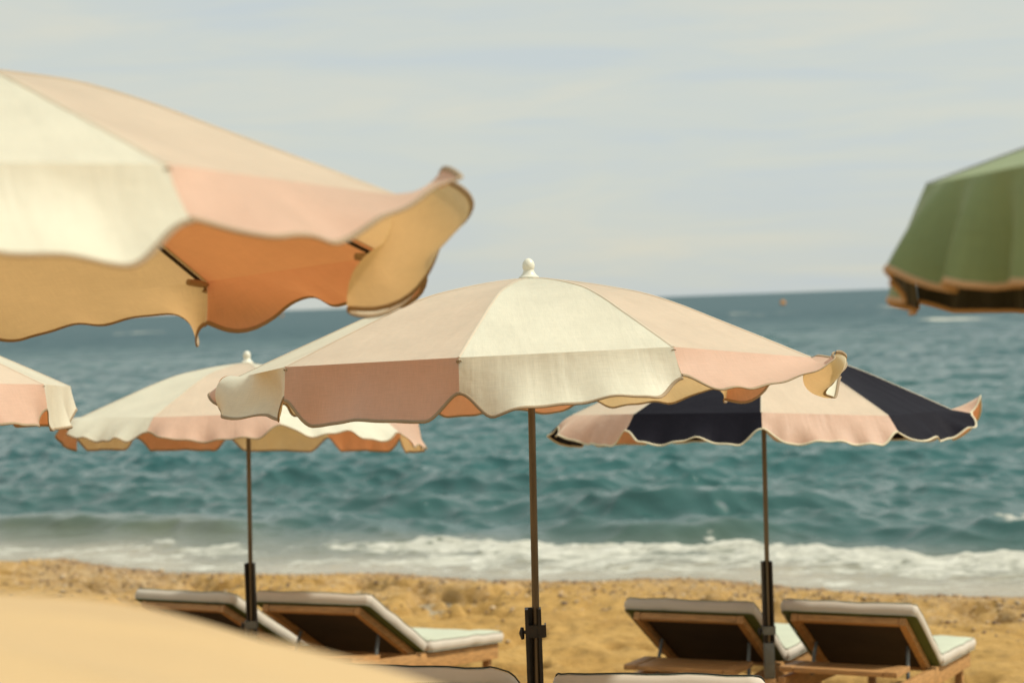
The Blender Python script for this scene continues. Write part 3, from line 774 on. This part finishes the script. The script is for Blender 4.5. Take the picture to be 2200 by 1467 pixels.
# 6 green one, right edge, near
verts = [(-84 + 36 * k, .93, 2.741 + .05 * math.cos(R_(-84 + 36 * k))) for k in range(10)]
wind = [(0, 30, 14, 0), (.07, 42, 28, 0), (.14, 12, -4, 0), (.21, 30, 20, 0), (.28, -4, -14, 0), (.36, 12, 8, 0), (.45, -2, -8, 0), (.6, 8, 4, 0), (1.0, 8, 4, 0), (1.3, 5, 0, 0), (1.6, 12, 8, 0), (2, 10, 0, 0), (3, 0, 0, 0), (4, 5, 0, 0), (5, 0, 0, 0), (6, 0, 5, 0), (7.0, 0, 0, 0), (8, 0, 0, 0), (9.3, 10, 0, 0), (9.7, 25, 12, 0)]
make_umbrella('blurred green umbrella cut off by the right edge', G_UMB, (1.525, 2.5, gz(1.525, 2.5)), (1.525, 2.5), verts, (0, 0, 2.96),
              [GREEN] * 10, PIPE_PALE, wind, GREEN, seed=17, channel_top=1.9, clamp_z=1.83, dmin=.150, dmax=.166, wrinkle=.5)

# 7 very near canopy, lower left
verts = [(-105 + 36 * k,   .93, 2.112) for k in range(10)]
wind = [(k, 5, 5, 0) for k in range(10)]
make_umbrella('straw coloured canopy blurred in the lower left corner, nearest the camera', G_UMB, (-.62, 1.3, gz(-.62, 1.3)), (-.62, 1.3), verts, (0, 0, 2.392),
              [STRAW] * 10, PIPE_TAN, wind, None, seed=19, wrinkle=.1, channel_top=1.6, clamp_z=1.53)

# ------------------------------------------------------------------ sun loungers
def rounded_rect(w, l, r, n=6):
    pts = []
    for cx, cy, a0 in ((w / 2 - r, l / 2 - r, 0), (-w / 2 + r, l / 2 - r, 90), (-w / 2 + r, -l / 2 + r, 180), (w / 2 - r, -l / 2 + r, 270)):
        for i in range(n + 1):
            a = R_(a0 + 90 * i / n); pts.append((cx + r * math.cos(a), cy + r * math.sin(a)))
    return np.array(pts)


def cushion(name, w, l, t, M, parent, r=.05, pipe=None, seed=0):
    """pillow box: lofted rounded rectangles, mint top, off-white sides, green underside"""
    rings = [(-.12, .0, 2), (-.05, .0, 2), (-.012, .001, 2), (-.003, .004, 1), (0.004, t * .3, 1), (.006, t * .55, 1), (.003, t * .8, 1), (-.004, t - .005, 1), (-.014, t, 0), (-.05, t + .006, 0), (-.12, t + .010, 0)]
    g = np.random.default_rng(seed)
    V = []; F = []; MI = []
    base = rounded_rect(w, l, r)
    # subdivide long edges
    pts = []
    for i in range(len(base)):
        a, b = base[i], base[(i + 1) % len(base)]; d = np.linalg.norm(b - a); k = max(1, int(d / .06))
        for j in range(k): pts.append(a + (b - a) * j / k)
    pts = np.array(pts); n = len(pts)
    ctr = np.array([0, 0.])
    wob = sum(np.sin(np.arange(n) * f * 2 * np.pi / n + g.uniform(0, 6)) for f in (7, 13, 19)) * .0016
    for off_, z, mi in rings:
        q = pts * (1 + 2 * off_ / np.array([w, l]))
        for i, p in enumerate(q):
            V.append(M @ Vector((p[0] * (1 + wob[i] * .5), p[1], z + (wob[i] if 0 < z else 0))))
    for ri in range(len(rings) - 1):
        mi = rings[ri + 1][2] if rings[ri + 1][2] != 2 else 2
        if ri >= 7: mi = 0
        if ri <= 2: mi = 2
        if 3 <= ri <= 6: mi = 1
        for i in range(n):
            F.append([ri * n + i, ri * n + (i + 1) % n, (ri + 1) * n + (i + 1) % n, (ri + 1) * n + i]); MI.append(mi)
    F.append(list(range(n))[::-1]); MI.append(2)
    F.append([(len(rings) - 1) * n + i for i in range(n)]); MI.append(0)
    c = mesh_obj(name, V, F, None, parent, True, mats=[CUSH_TOP, CUSH_SIDE, CUSH_UND], mat_idx=MI)
    for z, o_ in ((t - .001, -.004), (.003, -.002)):
        q = pts * (1 + 2 * (o_ + .001) / np.array([w, l]))
        loop = [np.array(M @ Vector((p[0] * (1 + wob[i] * .5), p[1], z + (wob[i] if z > .01 else 0)))) for i, p in enumerate(q)]
        loop.append(loop[0])
        MB().tube(loop, .003, 6, False).build('piping', pipe or PIPE_GREY, c, True)
    return c


G_L = 'teak sun loungers with off-white cushions'


def make_lounger(label, loc, yaw, pitch, alpha, Lb, Ls, board_up=.0, board_x=0., corner=.03, seed=0, pipe=None):
    root = empty('sun_lounger', loc, (pitch, 0, -yaw))
    tag(root, label, 'sun lounger', G_L)
    W, FW, hf, t = .68, .59, .345, .064
    y0, y1 = -.86, Ls - .02
    for sx in (-1, 1):
        MB().box((sx * (FW / 2 - .0), (y0 + y1) / 2, hf - .052), (.036, y1 - y0, .096)).build('side_rail', TEAK, root, bevel=.005)
    for sx in (-1, 1):
        for yy in (y0 + .10, y1 - .05):
            MB().box((sx * (FW / 2 - .0395), yy, hf / 2 - .045), (.042, .06, hf - .0)).build('leg', TEAK, root, bevel=.004)
    MB().box((0, y1 - .019, hf - .052), (FW - .042, .034, .09)).build('end_rail', TEAK_X, root, bevel=.004)
    MB().box((0, y0 + .12, hf * .45), (FW - .125, .03, .05)).build('cross_bar', TEAK_X, root, bevel=.004)
    for i in range(11):
        yy = .04 + i * (y1 - .12) / 10.5
        MB().box((0, yy, hf - .014), (FW - .04, .07, .02)).build('slat', TEAK_X, root)
    # head shelf with bread-board ends
    bz = hf + .004 + board_up; bw = .58
    ya, yb = y0 + .01, y0 + .36
    for sx in (-1, 1):
        MB().box((board_x + sx * (bw / 2 - .035), (ya + yb) / 2, bz), (.066, yb - ya, .026)).build('shelf_end', TEAK, root, bevel=.003)
    nb = 3
    for i in range(nb):
        d = (yb - ya) / nb
        MB().box((board_x, ya + d * (i + .5), bz - .001), (bw - .142, d - .004, .024)).build('shelf_board', TEAK_X, root, bevel=.002)
    # raised back
    M = Matrix.Translation((0, 0, hf + .004)) @ Matrix.Rotation(math.pi - alpha, 4, 'X') @ Matrix.Diagonal((1, 1, -1, 1))
    # in M space: +y runs up the back, +z is the side one lies on
    Mb = Matrix(((1, 0, 0, 0), (0, -math.cos(alpha), math.sin(alpha), 0), (0, math.sin(alpha), math.cos(alpha), hf + .004), (0, 0, 0, 1)))
    bw2 = .58
    fr = MB()
    def bb(c, d, name, mat, parent):
        mb = MB().box((0, 0, 0), d)
        o = mesh_obj(name, [Mb @ (Vector(p) + Vector(c)) for p in mb.v], mb.f, mat, parent, False)
        bm = bmesh.new(); bm.from_mesh(o.data); bmesh.ops.recalc_face_normals(bm, faces=bm.faces)
        bmesh.ops.bevel(bm, geom=list(bm.edges), offset=.003, segments=2, affect='EDGES'); bm.to_mesh(o.data); bm.free()
        return o
    for sx in (-1, 1):
        bb((sx * (bw2 / 2 - .02), Lb / 2 - .0, -.024), (.036, Lb - .02, .042), 'back_rail', TEAK, root)
    bb((0, Lb - .028, -.0225), (bw2 - .078, .034, .036), 'back_top_rail', TEAK_X, root)
    bb((0, Lb / 2 - .02, -.008), (bw2 - .08, Lb - .06, .012), 'back_panel', DARKF, root)
    for sx in (-1, 1):
        a = Mb @ Vector((sx * .235, Lb * .52, -.03)); b = Vector((sx * .245, -Lb * .56, hf - .03))
        MB().tube([a, a + (b - a) * .5 + Vector((0, -.01, 0)), b], .010, 8).build('prop_strut', GREYM, root, 'auto')
    Mc = Mb @ Matrix.Translation((0, Lb / 2 + .005, .0))
    # mirror fix: Mb flips handedness of x? keep right handed
    cushion('back_cushion', W, Lb + .01, t, Mc, root, corner, pipe, seed=seed)
    Ms = Matrix.Translation((0, Ls / 2 + .035, hf + .002))
    cushion('seat_cushion', W, Ls - .07, t, Ms, root, corner, pipe, seed=seed + 1)
    return root


make_lounger('lounger left of the smaller umbrella pole, low dark back, first from the left', (-1.68, 10.05, .25), R_(25), R_(-8), R_(22), .74, 1.2, seed=1)
make_lounger('lounger right of the smaller umbrella pole with green-edged cushion back', (-.884, 9.437, .309), R_(20.1), R_(-8.7), R_(20.1), .817, 1.256, seed=3)
make_lounger('lounger left of the black and pink umbrella pole, its back raised', (1.075, 9.006, .284), R_(22.3), R_(-4.9), R_(24.9), .753, 1.236, board_up=.05, seed=5)
make_lounger('lounger right of the black and pink umbrella pole, mint seat in view', (1.864, 8.85, .264), R_(23.6), R_(-7), R_(23.2), .767, 1.202, board_x=-.02, board_up=.03, seed=7)
make_lounger('off-white cushion back left of the middle umbrella pole, cut by the bottom edge', (-.238, 6.19, .60), R_(14), R_(-6), R_(25), .74, 1.236, corner=.09, seed=9, pipe=PIPE_DARK)
make_lounger('off-white cushion back right of the middle umbrella pole, cut by the bottom edge', (.541, 5.917, .605), R_(11.6), R_(-6), R_(25), .742, 1.236, corner=.05, seed=11, pipe=PIPE_DARK)

# ------------------------------------------------------------------ buoys far out
def buoy(loc, r, label):
    b = empty('buoy', loc); tag(b, label, 'buoy', 'orange buoys out at sea')
    MB().lathe((0, 0, -r * .6), [(.01, 0), (r * .6, r * .15), (r * .95, r * .5), (r, r), (r * .92, r * 1.4), (r * .6, r * 1.85), (r * .25, r * 2.05), (.02, r * 2.1)], 20).build('float', ORANGE, b, True)
    MB().tube([(0, 0, r * 1.45), (0, 0, r * 1.9)], r * .16, 8).build('mooring_eye', DARKM, b, 'auto')
    return b
buoy((57.4, 353.7, .1), .6, 'orange buoy floating far out right of the middle umbrella')
buoy((-100.6, 735, .1), .7, 'faint orange buoy near the horizon under the large upper left umbrella')
